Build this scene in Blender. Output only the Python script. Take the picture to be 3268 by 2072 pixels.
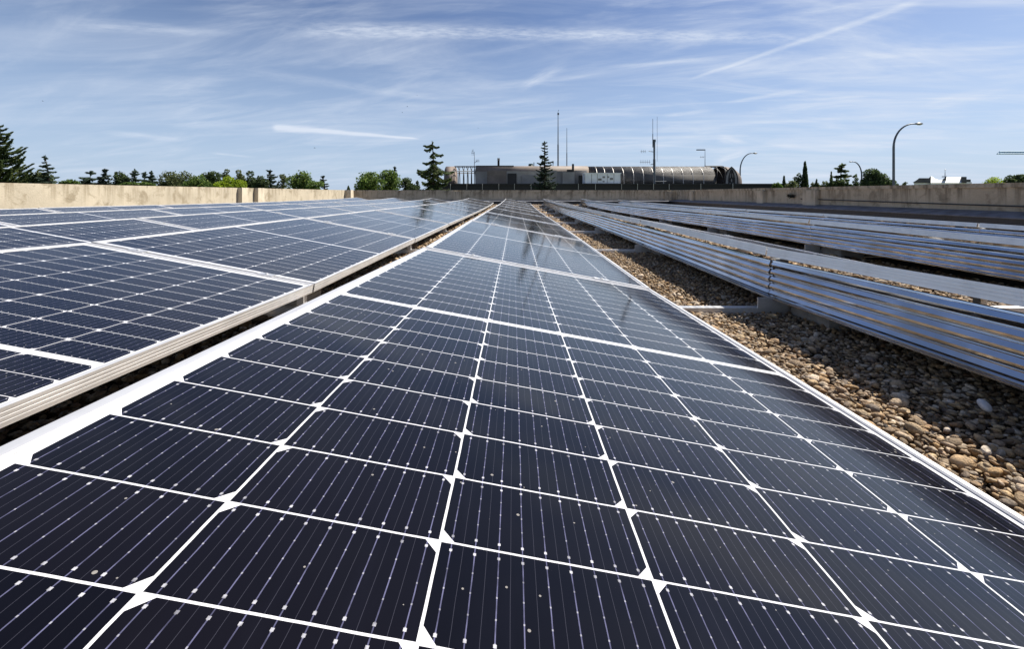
import bpy, math, random
import numpy as np
from mathutils import Vector, Matrix, Euler
R = math.radians
for o in list(bpy.data.objects): bpy.data.objects.remove(o)
scene = bpy.context.scene
COL = scene.collection

# ------------------------------------------------------------------ camera
EYE = 0.56                       # camera height above the roof gravel
FPX, PX, PY = 1450.0, 1645.0, 618.0
cam_d = bpy.data.cameras.new('camera'); cam = bpy.data.objects.new('camera', cam_d); COL.objects.link(cam)
cam.location = (0, 0, EYE); cam.rotation_euler = (R(90), 0, 0)
cam_d.sensor_width = 36; cam_d.lens = FPX/3268*36
cam_d.shift_x = -(PX-1634)/3268; cam_d.shift_y = -(1036-PY)/3268
cam_d.clip_start = 0.02; cam_d.clip_end = 6000
scene.camera = cam

# ------------------------------------------------------------------ light
SUN_AZ, SUN_EL = 64.0, 50.0      # azimuth clockwise from +Y, elevation
sd = Vector((math.cos(R(SUN_EL))*math.sin(R(SUN_AZ)), math.cos(R(SUN_EL))*math.cos(R(SUN_AZ)), math.sin(R(SUN_EL))))
sun_d = bpy.data.lights.new('sun', 'SUN'); sun_d.energy = 5.0; sun_d.angle = R(0.53); sun_d.color = (1, .94, .84)
sun = bpy.data.objects.new('sun', sun_d); COL.objects.link(sun)
sun.rotation_euler = (-sd).to_track_quat('-Z', 'Y').to_euler()
scene.view_settings.view_transform = 'Standard'; scene.view_settings.look = 'None'
scene.view_settings.exposure = 0.78; scene.view_settings.gamma = 1

def ray(px, py):
    return Vector(((px-PX)/FPX, 1.0, (PY-py)/FPX))
def at(px, py, Y):
    d = ray(px, py)*Y
    return Vector((d.x, d.y, d.z+EYE))

# ------------------------------------------------------------------ node helpers
class NT:
    def __init__(s, tree): s.t = tree; s.n = tree.nodes; s.l = tree.links
    def put(s, sock, v):
        if v is None: return
        if isinstance(v, bpy.types.NodeSocket): s.l.new(v, sock)
        else:
            if isinstance(v, (tuple, list)) and len(v) == 3 and sock.type == 'RGBA': v = (*v, 1)
            sock.default_value = v
    def math(s, op, a, b=None, c=None, clamp=False):
        n = s.n.new('ShaderNodeMath'); n.operation = op; n.use_clamp = clamp
        s.put(n.inputs[0], a); s.put(n.inputs[1], b); s.put(n.inputs[2], c); return n.outputs[0]
    def vmath(s, op, a, b=None, out=0):
        n = s.n.new('ShaderNodeVectorMath'); n.operation = op
        s.put(n.inputs[0], a); s.put(n.inputs[1], b)
        return n.outputs['Value'] if op in ('DOT_PRODUCT', 'LENGTH') else n.outputs[0]
    def mix(s, f, a, b, blend='MIX'):
        n = s.n.new('ShaderNodeMix'); n.data_type = 'RGBA'; n.blend_type = blend
        s.put(n.inputs['Factor'], f); s.put(n.inputs[6], a); s.put(n.inputs[7], b); return n.outputs[2]
    def ramp(s, v, lo, hi, a=0.0, b=1.0, smooth=True):
        n = s.n.new('ShaderNodeMapRange'); n.interpolation_type = 'SMOOTHSTEP' if smooth else 'LINEAR'
        s.put(n.inputs[0], v)
        for i, q in zip((1, 2, 3, 4), (lo, hi, a, b)): s.put(n.inputs[i], q)
        return n.outputs[0]
    def noise(s, vec, scale, detail=4, rough=.55, dist=0.0):
        n = s.n.new('ShaderNodeTexNoise'); s.put(n.inputs['Vector'], vec)
        n.inputs['Scale'].default_value = scale; n.inputs['Detail'].default_value = detail
        n.inputs['Roughness'].default_value = rough; n.inputs['Distortion'].default_value = dist
        return n.outputs['Fac']
    def voro(s, vec, scale, out='Distance', feature='F1'):
        n = s.n.new('ShaderNodeTexVoronoi'); n.feature = feature; s.put(n.inputs['Vector'], vec)
        n.inputs['Scale'].default_value = scale; return n.outputs[out]
    def xyz(s, vec):
        n = s.n.new('ShaderNodeSeparateXYZ'); s.put(n.inputs[0], vec); return n.outputs
    def comb(s, x, y, z):
        n = s.n.new('ShaderNodeCombineXYZ')
        for i, v in enumerate((x, y, z)): s.put(n.inputs[i], v)
        return n.outputs[0]
    def coord(s, which='Object'):
        return s.n.new('ShaderNodeTexCoord').outputs[which]
    def colramp(s, v, stops):
        n = s.n.new('ShaderNodeValToRGB'); s.put(n.inputs[0], v); e = n.color_ramp.elements
        while len(e) < len(stops): e.new(.5)
        for el, (p, c) in zip(e, stops): el.position = p; el.color = (*c, 1)
        return n.outputs[0]
    def bump(s, h, strength, dist=.01):
        n = s.n.new('ShaderNodeBump'); n.inputs['Strength'].default_value = strength
        n.inputs['Distance'].default_value = dist; s.put(n.inputs['Height'], h); return n.outputs[0]

def material(name):
    m = bpy.data.materials.new(name); m.use_nodes = True
    k = NT(m.node_tree); b = m.node_tree.nodes['Principled BSDF']
    return m, k, b
def plain(name, col, rough=.6, metal=0.0, var=.15, scale=6.0, spec=.5, bump=0.0):
    m, k, b = material(name)
    n = k.noise(k.coord(), scale, 5)
    f = k.ramp(n, .3, .7, 1-var, 1+var)
    c = k.vmath('MULTIPLY', k.comb(*col), k.comb(f, f, f))
    k.put(b.inputs['Base Color'], c)
    b.inputs['Roughness'].default_value = rough; b.inputs['Metallic'].default_value = metal
    b.inputs['Specular IOR Level'].default_value = spec
    if bump: k.put(b.inputs['Normal'], k.bump(k.noise(k.coord(), scale*4, 5), bump, .02))
    return m

# ------------------------------------------------------------------ sky (world)
world = bpy.data.worlds.new('World'); scene.world = world; world.use_nodes = True
k = NT(world.node_tree); bg = world.node_tree.nodes['Background']
sky = k.n.new('ShaderNodeTexSky'); sky.sky_type = 'NISHITA'; sky.sun_disc = False
sky.sun_elevation = R(SUN_EL); sky.sun_rotation = R(SUN_AZ)
sky.air_density = 1.0; sky.dust_density = 1.2; sky.ozone_density = 1.6; sky.altitude = 600
g = k.coord('Generated'); gx, gy, gz = k.xyz(g)[:3]
zz = k.math('ADD', k.math('MAXIMUM', gz, 0.0), .13)
pu, pv = k.math('DIVIDE', gx, zz), k.math('DIVIDE', gy, zz)
# high thin cirrus: streaks of noise on a plane overhead
p1 = k.comb(k.math('MULTIPLY', k.math('ADD', pu, k.math('MULTIPLY', pv, .45)), .42), k.math('MULTIPLY', pv, 1.25), 0.0)
n1 = k.noise(p1, 1.7, 9, .62, .9)
p2 = k.comb(k.math('MULTIPLY', pu, .8), k.math('MULTIPLY', k.math('ADD', pv, k.math('MULTIPLY', pu, .35)), 2.6), 4.0)
n2 = k.noise(p2, 1.5, 8, .6, .6)
big = k.noise(k.comb(pu, pv, 9.0), .45, 3, .5, .4)
c1 = k.math('MULTIPLY', k.ramp(n1, .37, .86, 0, .66), k.ramp(big, .30, .66, .30, 1.0))
c2 = k.math('MULTIPLY', k.ramp(n2, .44, .85), .38)
right = k.ramp(gx, -.2, .75, .85, 1.7)
cloud = k.math('MULTIPLY', k.math('ADD', k.math('ADD', c1, c2), .03), right)
def trail(x0, y0, x1, y1, w0, w1, s, ragged=.5, fade=.12, seed=0.0):
    """a contrail or a single streak of cirrus: a band of sky between two directions"""
    a, b = ray(x0, y0).normalized(), ray(x1, y1).normalized()
    nrm = a.cross(b).normalized(); mid = (a+b).normalized(); tan = nrm.cross(mid).normalized()
    ta, tb = a.dot(tan)/a.dot(mid), b.dot(tan)/b.dot(mid)
    if ta > tb: tan = -tan; ta, tb = -ta, -tb
    up = k.vmath('DOT_PRODUCT', g, tuple(nrm))
    t = k.math('DIVIDE', k.vmath('DOT_PRODUCT', g, tuple(tan)), k.math('MAXIMUM', k.vmath('DOT_PRODUCT', g, tuple(mid)), .05))
    tt = k.ramp(t, ta, tb, 0, 1, False)
    wig = k.math('MULTIPLY', k.math('SUBTRACT', k.noise(k.comb(k.math('MULTIPLY', t, 9.0), seed, 0.0), 1.0, 4), .5), .006)
    up = k.math('ADD', up, wig)
    wid = k.ramp(tt, 0, 1, w0/FPX*.9, w1/FPX*.9, False)
    band = k.ramp(k.math('DIVIDE', k.math('ABSOLUTE', up), wid), 0.05, 1.0, 1, 0)
    rg = k.noise(k.comb(k.math('MULTIPLY', t, 26.0), k.math('MULTIPLY', up, 160.0), seed), 1.0, 6, .65)
    rg = k.ramp(rg, .3, .7, 1-ragged, 1.0)
    m = k.math('MULTIPLY', k.math('MULTIPLY', band, rg), s)
    ends = k.math('MULTIPLY', k.ramp(t, ta, ta+(tb-ta)*fade, 0, 1), k.ramp(t, tb-(tb-ta)*fade*1.6, tb, 1, 0))
    front = k.math('GREATER_THAN', gy, .05)
    return k.math('MULTIPLY', k.math('MULTIPLY', m, ends), front)
for i, a in enumerate((
    (820, 92, 2960, 128, 40, 24, .50, .75, .16), (2180, 262, 3060, -42, 7, 15, .48, .5, .14),
    (862, 405, 1345, 443, 18, 4, .9, .25, .05), (1640, 292, 1830, 190, 20, 30, .40, .6, .3),
    (2285, 334, 2660, 270, 7, 14, .50, .5, .3), (1920, 216, 2330, 182, 9, 16, .34, .6, .3),
    (2240, 400, 3000, 362, 8, 9, .40, .5, .3), (2270, 520, 2400, 478, 16, 14, .75, .6, .25),
    (2280, 440, 2400, 458, 26, 10, .65, .7, .3), (100, 70, 820, 110, 30, 12, .38, .6, .3),
    (640, 205, 1500, 330, 30, 10, .22, .6, .3), (2900, 350, 3300, 270, 20, 30, .4, .6, .3),
    (300, 420, 640, 452, 14, 8, .4, .5, .3), (2100, 372, 2300, 350, 10, 12, .5, .5, .3),
    (660, 488, 840, 502, 5, 5, .45, .5, .3))):
    cloud = k.math('ADD', cloud, trail(*a, seed=i*3.7))
cloud = k.math('MINIMUM', cloud, .93)
cloud = k.math('MULTIPLY', cloud, k.ramp(gz, .40, .70, 1.0, .2))  # the high sky is clearer
low = k.ramp(gz, .0, .36, .80, 0.0, False)                # pale air low down
skyc = k.vmath('MULTIPLY', sky.outputs[0], (.89, .97, 1.17))
skyc = k.mix(low, skyc, (5.9, 7.5, 9.9))
col = k.mix(k.math('MULTIPLY', cloud, k.ramp(gz, -.02, .02)), skyc, (8.2, 9.0, 10.4))
k.put(bg.inputs[0], col); bg.inputs[1].default_value = .052

# ------------------------------------------------------------------ mesh helpers
class MB:
    def __init__(s): s.v = []; s.f = []; s.c = 0
    def add(s, v, f):
        v = np.asarray(v, float).reshape(-1, 3); s.v.append(v)
        s.f.extend([tuple(int(i)+s.c for i in q) for q in f]); s.c += len(v); return s
    def box(s, lo, hi, rot=None, at_=None):
        x0, y0, z0 = lo; x1, y1, z1 = hi
        v = np.array([(x, y, z) for z in (z0, z1) for y in (y0, y1) for x in (x0, x1)], float)
        if rot is not None: v = v @ np.array(rot).T
        if at_ is not None: v = v+np.array(at_)
        return s.add(v, [(0, 2, 3, 1), (4, 5, 7, 6), (0, 1, 5, 4), (2, 6, 7, 3), (0, 4, 6, 2), (1, 3, 7, 5)])
    def prism(s, prof, axis, a, b):
        """closed profile swept along an axis; prof in the two other axes"""
        n = len(prof); v = []
        for t in (a, b):
            for p, q in prof:
                v.append((t, p, q) if axis == 0 else (p, t, q) if axis == 1 else (p, q, t))
        f = [(i, (i+1) % n, n+(i+1) % n, n+i) for i in range(n)]
        f += [tuple(range(n-1, -1, -1)), tuple(range(n, 2*n))]
        return s.add(v, f)
    def tube(s, pts, r, n=8, cap=True):
        pts = [Vector(p) for p in pts]; m = len(pts)
        rr = r if isinstance(r, (list, tuple, np.ndarray)) else [r]*m
        v = []
        up = Vector((0, 0, 1))
        for i, p in enumerate(pts):
            d = (pts[min(i+1, m-1)]-pts[max(i-1, 0)]).normalized()
            a = d.cross(Vector((0, 1, 0)) if abs(d.y) < .9 else Vector((1, 0, 0))).normalized(); b = d.cross(a)
            for j in range(n):
                t = 2*math.pi*j/n; v.append(p+(a*math.cos(t)+b*math.sin(t))*rr[i])
        f = [(i*n+j, i*n+(j+1) % n, (i+1)*n+(j+1) % n, (i+1)*n+j) for i in range(m-1) for j in range(n)]
        if cap: f += [tuple(range(n)), tuple(range((m-1)*n, m*n))]
        return s.add([tuple(q) for q in v], f)
    def build(s, name, mat, parent=None, smooth=False, loc=None):
        me = bpy.data.meshes.new(name)
        v = np.concatenate(s.v) if s.v else np.zeros((0, 3))
        me.from_pydata(v.tolist(), [], s.f); me.update()
        if smooth: me.polygons.foreach_set('use_smooth', [True]*len(me.polygons))
        for m in (mat if isinstance(mat, (list, tuple)) else [mat]): me.materials.append(m)
        o = bpy.data.objects.new(name, me); COL.objects.link(o)
        if parent: o.parent = parent
        if loc is not None: o.location = loc
        return o
def fast_mesh(name, v, faces, mat, parent=None, smooth=False):
    """faces: (n,k) int array, all of one size"""
    me = bpy.data.meshes.new(name); n, kk = faces.shape
    me.vertices.add(len(v)); me.vertices.foreach_set('co', np.asarray(v, np.float32).ravel())
    me.loops.add(n*kk); me.loops.foreach_set('vertex_index', faces.astype(np.int32).ravel())
    me.polygons.add(n); me.polygons.foreach_set('loop_start', np.arange(0, n*kk, kk, dtype=np.int32))
    me.polygons.foreach_set('loop_total', np.full(n, kk, np.int32))
    if smooth: me.polygons.foreach_set('use_smooth', np.ones(n, bool))
    me.update(calc_edges=True); me.materials.append(mat)
    o = bpy.data.objects.new(name, me); COL.objects.link(o)
    if parent: o.parent = parent
    return o
def tag(o, label, cat, group=None):
    o['label'] = label; o['category'] = cat
    if group: o['group'] = group
    return o
def thing(name, label, cat, loc=(0, 0, 0), group=None):
    o = bpy.data.objects.new(name, None); o.empty_display_size = .1; COL.objects.link(o); o.location = loc
    return tag(o, label, cat, group)
def copy_tree(o, parent=None):
    c = o.copy(); COL.objects.link(c)
    if parent: c.parent = parent
    for ch in o.children: copy_tree(ch, c)
    return c
def structure(o): o['kind'] = 'structure'; return o

# roof surface: the deck is not flat, it falls and rises along the rows
KY = np.array([-3., -.02, 2.087, 4.2, 6.31, 8.43, 10.54, 12.66, 14.77, 16.9, 19.0, 21.5])
KZ = np.array([.12, .054, 0, .003, .0, -.012, -.02, -.022, -.012, .0, .04, .055])
def dz(y): return np.interp(y, KY, KZ)

# ------------------------------------------------------------------ materials
def make_wall_mat(name, base, stain, amount, streak):
    m, k, b = material(name); c = k.coord('Object'); x, y, z = k.xyz(c)[:3]
    h = k.math('ADD', x, y)
    n = k.noise(c, 1.6, 7, .6); fine = k.noise(c, 38, 5, .65)
    col = k.mix(k.ramp(n, .35, .7), base, tuple(q*.80 for q in base))
    col = k.mix(k.ramp(fine, .42, .75, 0, .35), col, tuple(q*.62 for q in base))
    st = k.noise(k.comb(k.math('MULTIPLY', h, 7.0), 0.0, k.math('MULTIPLY', z, .55)), 1.0, 6, .65)
    top = k.ramp(z, .25, .72, .15, 1.0)
    col = k.mix(k.math('MULTIPLY', k.math('MULTIPLY', k.ramp(st, .46, .63), top), streak), col, stain)
    bl = k.noise(c, 3.3, 8, .7, .6)
    col = k.mix(k.ramp(bl, .50, .64, 0, amount), col, stain)
    ck = k.voro(k.vmath('ADD', c, k.vmath('MULTIPLY', k.comb(n, fine, n), (.5, .5, .5))), 1.5, 'Distance', 'DISTANCE_TO_EDGE')
    col = k.mix(k.math('MULTIPLY', k.ramp(ck, .006, .002), k.ramp(bl, .42, .62, 0, .55)), col, tuple(q*.5 for q in stain))
    moss = k.math('MULTIPLY', k.ramp(k.noise(c, 9, 7, .7), .54, .68), k.ramp(z, .60, .72))
    col = k.mix(k.math('MULTIPLY', moss, .6), col, (.07, .07, .035))
    k.put(b.inputs['Base Color'], col); b.inputs['Roughness'].default_value = .9
    b.inputs['Specular IOR Level'].default_value = .2
    k.put(b.inputs['Normal'], k.bump(k.math('ADD', fine, k.math('MULTIPLY', n, 2.0)), .5, .01))
    return m
M_WALL_SUN = make_wall_mat('cream_render', (.52, .455, .345), (.22, .175, .11), .62, .6)
M_WALL = make_wall_mat('weathered_render', (.57, .48, .35), (.17, .135, .09), .5, .85)
M_PIL = make_wall_mat('pilaster_render', (.64, .56, .43), (.25, .2, .13), .35, .6)

def make_bitumen():
    m, k, b = material('bitumen_membrane'); c = k.coord()
    n = k.noise(c, 5, 7, .65); f = k.noise(c, 60, 4)
    k.put(b.inputs['Base Color'], k.colramp(n, [(.3, (.012, .012, .014)), (.7, (.05, .05, .055))]))
    k.put(b.inputs['Roughness'], k.ramp(n, .3, .7, .32, .6))
    k.put(b.inputs['Normal'], k.bump(k.math('ADD', f, k.math('MULTIPLY', n, 3.0)), .4, .01))
    return m
M_BIT = make_bitumen()
M_FLASH = plain('sky_sheen_flashing', (.13, .135, .155), .55, 0, .35, 5, .5, .3)  # sky sheen on the sloped bitumen top, put in as flat grey

def make_gravel_base():
    m, k, b = material('gravel_bed'); c = k.coord()
    v = k.voro(c, 34, 'Color'); d = k.voro(c, 34)
    col = k.colramp(k.xyz(v)[0], [(0, (.02, .015, .01)), (.4, (.06, .042, .027)), (.75, (.11, .08, .05)), (1, (.18, .15, .11))])
    col = k.mix(k.ramp(d, .25, .6), col, (.015, .012, .01))
    k.put(b.inputs['Base Color'], col); b.inputs['Roughness'].default_value = .9
    k.put(b.inputs['Normal'], k.bump(k.math('SUBTRACT', 1.0, d), .9, .02))
    return m
M_BED = make_gravel_base()
def make_pebble():
    m, k, b = material('pebble'); gi = k.n.new('ShaderNodeNewGeometry').outputs['Random Per Island']
    c = k.coord()
    col = k.colramp(gi, [(0, (.05, .038, .03)), (.14, (.40, .30, .18)), (.28, (.15, .12, .10)), (.42, (.60, .49, .33)),
                         (.54, (.26, .16, .085)), (.66, (.62, .57, .50)), (.76, (.20, .17, .15)), (.86, (.50, .35, .18)), (1, (.74, .71, .68))])
    n = k.noise(c, 70, 6, .65); n2 = k.noise(c, 260, 4, .6)
    f = k.ramp(n, .3, .72, .42, 1.12)
    col = k.vmath('MULTIPLY', col, k.comb(k.math('MULTIPLY', f, 1.06), k.math('MULTIPLY', f, .93), k.math('MULTIPLY', f, .76)))
    col = k.mix(k.ramp(n2, .58, .75, 0, .4), col, (.16, .09, .04))
    k.put(b.inputs['Base Color'], col); b.inputs['Roughness'].default_value = .72
    k.put(b.inputs['Normal'], k.bump(k.math('ADD', n, n2), .7, .006))
    return m
M_PEB = make_pebble()

def make_alu(name, base, rough, metal):
    m, k, b = material(name); c = k.coord(); x, y, z = k.xyz(c)[:3]
    n = k.noise(k.comb(k.math('MULTIPLY', x, 60.0), k.math('MULTIPLY', y, 2.0), k.math('MULTIPLY', z, 200.0)), 1.0, 5)
    d = k.noise(c, 7, 6, .65)
    f = k.math('MULTIPLY', k.ramp(n, .3, .7, .92, 1.05), k.ramp(d, .35, .75, 1.03, .86))
    k.put(b.inputs['Base Color'], k.vmath('MULTIPLY', k.comb(*base), k.comb(f, f, f)))
    k.put(b.inputs['Roughness'], k.ramp(n, .3, .7, rough*.85, rough*1.2)); b.inputs['Metallic'].default_value = metal
    return m
M_ALU = make_alu('anodised_aluminium', (.82, .81, .80), .36, .6)
M_RAIL = make_alu('mill_aluminium', (.72, .72, .72), .4, .75)

def make_deflector_mat():
    m, k, b = material('rolled_sheet_metal'); c = k.coord(); x, y, z = k.xyz(c)[:3]
    n = k.noise(k.comb(0.0, k.math('MULTIPLY', y, 3.0), k.math('MULTIPLY', z, 40.0)), 1.0, 3)
    d = k.noise(c, 5, 6, .65)
    k.put(b.inputs['Base Color'], k.mix(k.ramp(d, .35, .75), (.60, .645, .73), (.47, .485, .51)))
    k.put(b.inputs['Roughness'], k.math('ADD', k.ramp(n, .3, .7, .07, .11), k.ramp(d, .5, .8, 0, .12)))
    b.inputs['Metallic'].default_value = 1.0
    k.put(b.inputs['Normal'], k.bump(k.math('ADD', k.math('MULTIPLY', k.noise(k.comb(0.0, k.math('MULTIPLY', y, 420.0), k.math('MULTIPLY', z, 30.0)), 1.0, 2), .055), k.noise(k.comb(0.0, k.math('MULTIPLY', y, 1.6), k.math('MULTIPLY', z, 9.0)), 1.0, 2)), .06, .01))
    return m
M_DEF = make_deflector_mat()
M_CONC = plain('concrete', (.30, .285, .26), .9, 0, .25, 9, .2, .5)

# solar glass: half-cut cells, nine ribbons a cell, white backsheet between
PW, PL = 1.050, 2.094
CU, CV, GAP = .168, .0830, .020
def make_cells():
    m, k, b = material('solar_glass'); c = k.coord(); x, y, z = k.xyz(c)[:3]
    M = k.math
    wob = M('MULTIPLY', M('SUBTRACT', k.noise(c, 14, 3), .5), .0014)
    u = M('ADD', M('ADD', x, CU*3), wob); ya = M('ABSOLUTE', M('ADD', y, wob)); a = M('SUBTRACT', ya, GAP/2)
    uc = M('DIVIDE', u, CU); ci = M('FLOOR', uc); fu = M('MULTIPLY', M('FRACT', uc), CU)
    vc = M('DIVIDE', a, CV); ri = M('FLOOR', vc); fv = M('MULTIPLY', M('FRACT', vc), CV)
    eu = M('MINIMUM', fu, M('SUBTRACT', CU, fu)); ev = M('MINIMUM', fv, M('SUBTRACT', CV, fv))
    pos = M('GREATER_THAN', y, 0.0)
    dn = M('ADD', M('MULTIPLY', pos, fv), M('MULTIPLY', M('SUBTRACT', 1.0, pos), M('SUBTRACT', CV, fv)))
    odd = M('MODULO', M('ADD', ci, 12.0), 2.0)
    es = M('ADD', M('MULTIPLY', odd, M('SUBTRACT', CV, dn)), M('MULTIPLY', M('SUBTRACT', 1.0, odd), dn))
    cell = M('MULTIPLY', M('GREATER_THAN', eu, .0011), M('GREATER_THAN', ev, .00095))
    cell = M('MULTIPLY', cell, M('GREATER_THAN', M('ADD', eu, M('MULTIPLY', es, .9)), .0120))
    inside = M('MULTIPLY', M('GREATER_THAN', a, 0.0), M('LESS_THAN', a, 12*CV))
    inside = M('MULTIPLY', inside, M('LESS_THAN', M('ABSOLUTE', x), CU*3))
    cell = M('MULTIPLY', cell, inside)
    bw = CU/9; fb = M('MULTIPLY', M('ABSOLUTE', M('SUBTRACT', M('FRACT', M('DIVIDE', fu, bw)), .5)), bw)
    rib = M('LESS_THAN', fb, .00042)
    thin = M('GREATER_THAN', fb, bw/2-.00016)
    pad = M('MULTIPLY', M('LESS_THAN', fb, .00055), M('LESS_THAN', M('MULTIPLY', M('ABSOLUTE', M('SUBTRACT', M('FRACT', M('DIVIDE', fv, CV/5)), .5)), CV/5), .0007))
    tip = M('MULTIPLY', M('LESS_THAN', fb, .0011), M('LESS_THAN', M('ABSOLUTE', M('SUBTRACT', ev, .0072)), .0012))
    # per-cell tone
    wn = k.n.new('ShaderNodeTexWhiteNoise'); wn.noise_dimensions = '3D'
    k.put(wn.inputs['Vector'], k.comb(ci, M('ADD', ri, M('MULTIPLY', pos, 40.0)), k.n.new('ShaderNodeObjectInfo').outputs['Random']))
    tone = k.ramp(wn.outputs['Value'], 0, 1, .75, 1.3, False)
    base = k.vmath('MULTIPLY', (.0030, .0022, .0028), k.comb(tone, tone, tone))
    gl = k.noise(k.comb(M('MULTIPLY', u, 40.0), M('MULTIPLY', y, 6.0), 0.0), 1.0, 5)
    base = k.mix(k.ramp(gl, .5, .8, 0, .35), base, (.0065, .0058, .0095))
    brk = k.noise(k.comb(M('MULTIPLY', u, 90.0), M('MULTIPLY', y, 55.0), 3.0), 1.0, 4)
    base = k.mix(M('MULTIPLY', thin, .35), base, (.09, .09, .12))
    base = k.mix(M('MULTIPLY', rib, k.ramp(brk, .3, .65, .35, 1.0)), base, (.11, .11, .19))
    base = k.mix(M('MULTIPLY', M('MAXIMUM', M('MULTIPLY', pad, .55), tip), k.ramp(brk, .3, .6, .2, .78)), base, (.55, .55, .58))
    col = k.mix(cell, (.62, .62, .64), base)
    # dust film, specks and dried drops
    dust = k.noise(c, 2.3, 7, .65)
    col = k.mix(k.ramp(dust, .42, .8, .0, .009), col, (.33, .30, .27))
    sp = k.voro(c, 75); sz = k.noise(c, 23, 2)
    spk = M('LESS_THAN', sp, k.ramp(sz, .46, .74, 0.0, .13))
    col = k.mix(M('MULTIPLY', spk, .45), col, (.50, .47, .43))
    k.put(b.inputs['Base Color'], col); b.inputs['Roughness'].default_value = .5
    b.inputs['Specular IOR Level'].default_value = 0
    b.inputs['Coat Weight'].default_value = 1.0; b.inputs['Coat IOR'].default_value = 1.41
    k.put(b.inputs['Coat Roughness'], k.ramp(dust, .35, .75, .065, .14))
    wv = k.bump(k.noise(c, 2.0, 3, .5), .05, .02)
    k.put(b.inputs['Coat Normal'], wv)
    return m
M_CELL = make_cells()

# ------------------------------------------------------------------ roof deck and gravel
ROOF_X0, ROOF_X1, ROOF_Y0, ROOF_Y1 = -7.8, 7.5, -6.0, 21.3
xs = np.array([ROOF_X0-.1, -4, 0, 4, ROOF_X1+.1]); ys = np.linspace(ROOF_Y0, ROOF_Y1+.1, 56)
gv = np.array([(x, y, dz(y)-.018) for y in ys for x in xs])
gf = np.array([(j*5+i, j*5+i+1, (j+1)*5+i+1, (j+1)*5+i) for j in range(len(ys)-1) for i in range(4)])
structure(fast_mesh('roof', gv, gf, M_BED))
gm = MB(); gm.box((-3000, -3000, -9.3), (3000, 3000, -9.0))
structure(gm.build('ground', plain('dry_grass_ground', (.10, .11, .05), .95, 0, .4, .05, .1)))

def ico(sub):
    import bmesh
    bm = bmesh.new(); bmesh.ops.create_icosphere(bm, subdivisions=sub, radius=1)
    v = np.array([q.co[:] for q in bm.verts]); f = np.array([[w.index for w in q.verts] for q in bm.faces]); bm.free()
    return v, f
rng = np.random.default_rng(7)
def pebbles(x0, x1, y0, y1, pitch, rmin, rmax, sub, layers, big=0.06):
    bv, bf = ico(sub); V = []; F = []; c = 0
    for L in range(layers):
        nx, ny = max(1, int((x1-x0)/pitch)), max(1, int((y1-y0)/pitch))
        gx_, gy_ = np.meshgrid(np.arange(nx), np.arange(ny)); n = gx_.size
        px = x0+(gx_.ravel()+rng.uniform(0, 1, n))*pitch; py = y0+(gy_.ravel()+rng.uniform(0, 1, n))*pitch
        r = rmin+(rmax-rmin)*rng.beta(1.3, 3.2, n); r[rng.random(n) < big] *= 1.9
        sx, sy, sz = r*rng.uniform(1.0, 1.5, n), r*rng.uniform(.7, 1.0, n), r*rng.uniform(.42, .72, n)
        yaw = rng.uniform(0, 6.283, n); tx = rng.normal(0, .28, n); ty = rng.normal(0, .28, n)
        dirs = rng.normal(0, 1, (n, 6, 3)); dirs /= np.linalg.norm(dirs, axis=2, keepdims=True)
        amp = rng.uniform(-.36, .16, (n, 6))
        dots = np.einsum('vk,nmk->nvm', bv, dirs)
        rad = 1+np.einsum('nvm,nm->nv', np.maximum(dots, 0)**1.4*1.1, amp)+rng.normal(0, .06 if sub == 1 else .034, (n, len(bv)))
        v = bv[None]*rad[:, :, None]*np.stack([sx, sy, sz], 1)[:, None]
        cx, sx_ = np.cos(tx), np.sin(tx); cy, sy_ = np.cos(ty), np.sin(ty); cz, sz_ = np.cos(yaw), np.sin(yaw)
        X, Y, Z = v[..., 0], v[..., 1], v[..., 2]
        Y, Z = Y*cx[:, None]-Z*sx_[:, None], Y*sx_[:, None]+Z*cx[:, None]
        X, Z = X*cy[:, None]+Z*sy_[:, None], -X*sy_[:, None]+Z*cy[:, None]
        X, Y = X*cz[:, None]-Y*sz_[:, None], X*sz_[:, None]+Y*cz[:, None]
        hz = dz(py)-.014+L*.0135+sz*.25+rng.uniform(-.004, .006, n)
        v = np.stack([X+px[:, None], Y+py[:, None], Z+hz[:, None]], 2).reshape(-1, 3)
        f = (bf[None]+(np.arange(n)*len(bv))[:, None, None]).reshape(-1, 3)+c
        V.append(v); F.append(f); c += len(v)
    return np.concatenate(V), np.concatenate(F)
spec = [  (.60, 1.5, .55, 2.6, .0095, .0018, .005, 1, 1), # x0 x1 y0 y1 pitch rmin rmax sub layers
    (.60, 1.50, .55, 2.3, .0155, .0042, .0145, 2, 3), (.60, 1.45, 2.3, 5.2, .017, .005, .0145, 1, 3),
    (.60, 1.45, 5.2, 10, .036, .013, .026, 1, 2), (.55, 1.45, 10, 20.6, .055, .02, .036, 1, 2),
    (-1.35, -.38, .4, 4.5, .026, .009, .022, 1, 2), (-1.35, -.38, 4.5, 20.6, .05, .018, .034, 1, 2),
    (2.05, 3.0, .7, 6.5, .030, .010, .024, 1, 2), (2.05, 3.0, 6.5, 20.5, .06, .02, .035, 1, 2),
    (3.65, 4.5, 1.5, 8, .036, .013, .027, 1, 2), (3.65, 4.5, 8, 20.5, .065, .022, .036, 1, 2),
    (5.2, 7.3, 2.5, 20.6, .06, .02, .036, 1, 2), (-7.6, -6.5, 3, 20.6, .09, .03, .05, 1, 1)]
V = []; F = []; c = 0
for s_ in spec:
    v, f = pebbles(*s_); V.append(v); F.append(f+c); c += len(v)
gr = fast_mesh('gravel', np.concatenate(V), np.concatenate(F), M_PEB, None, True); gr['kind'] = 'stuff'
gr['label'] = 'rounded brown and grey gravel covering the flat roof'
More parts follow.
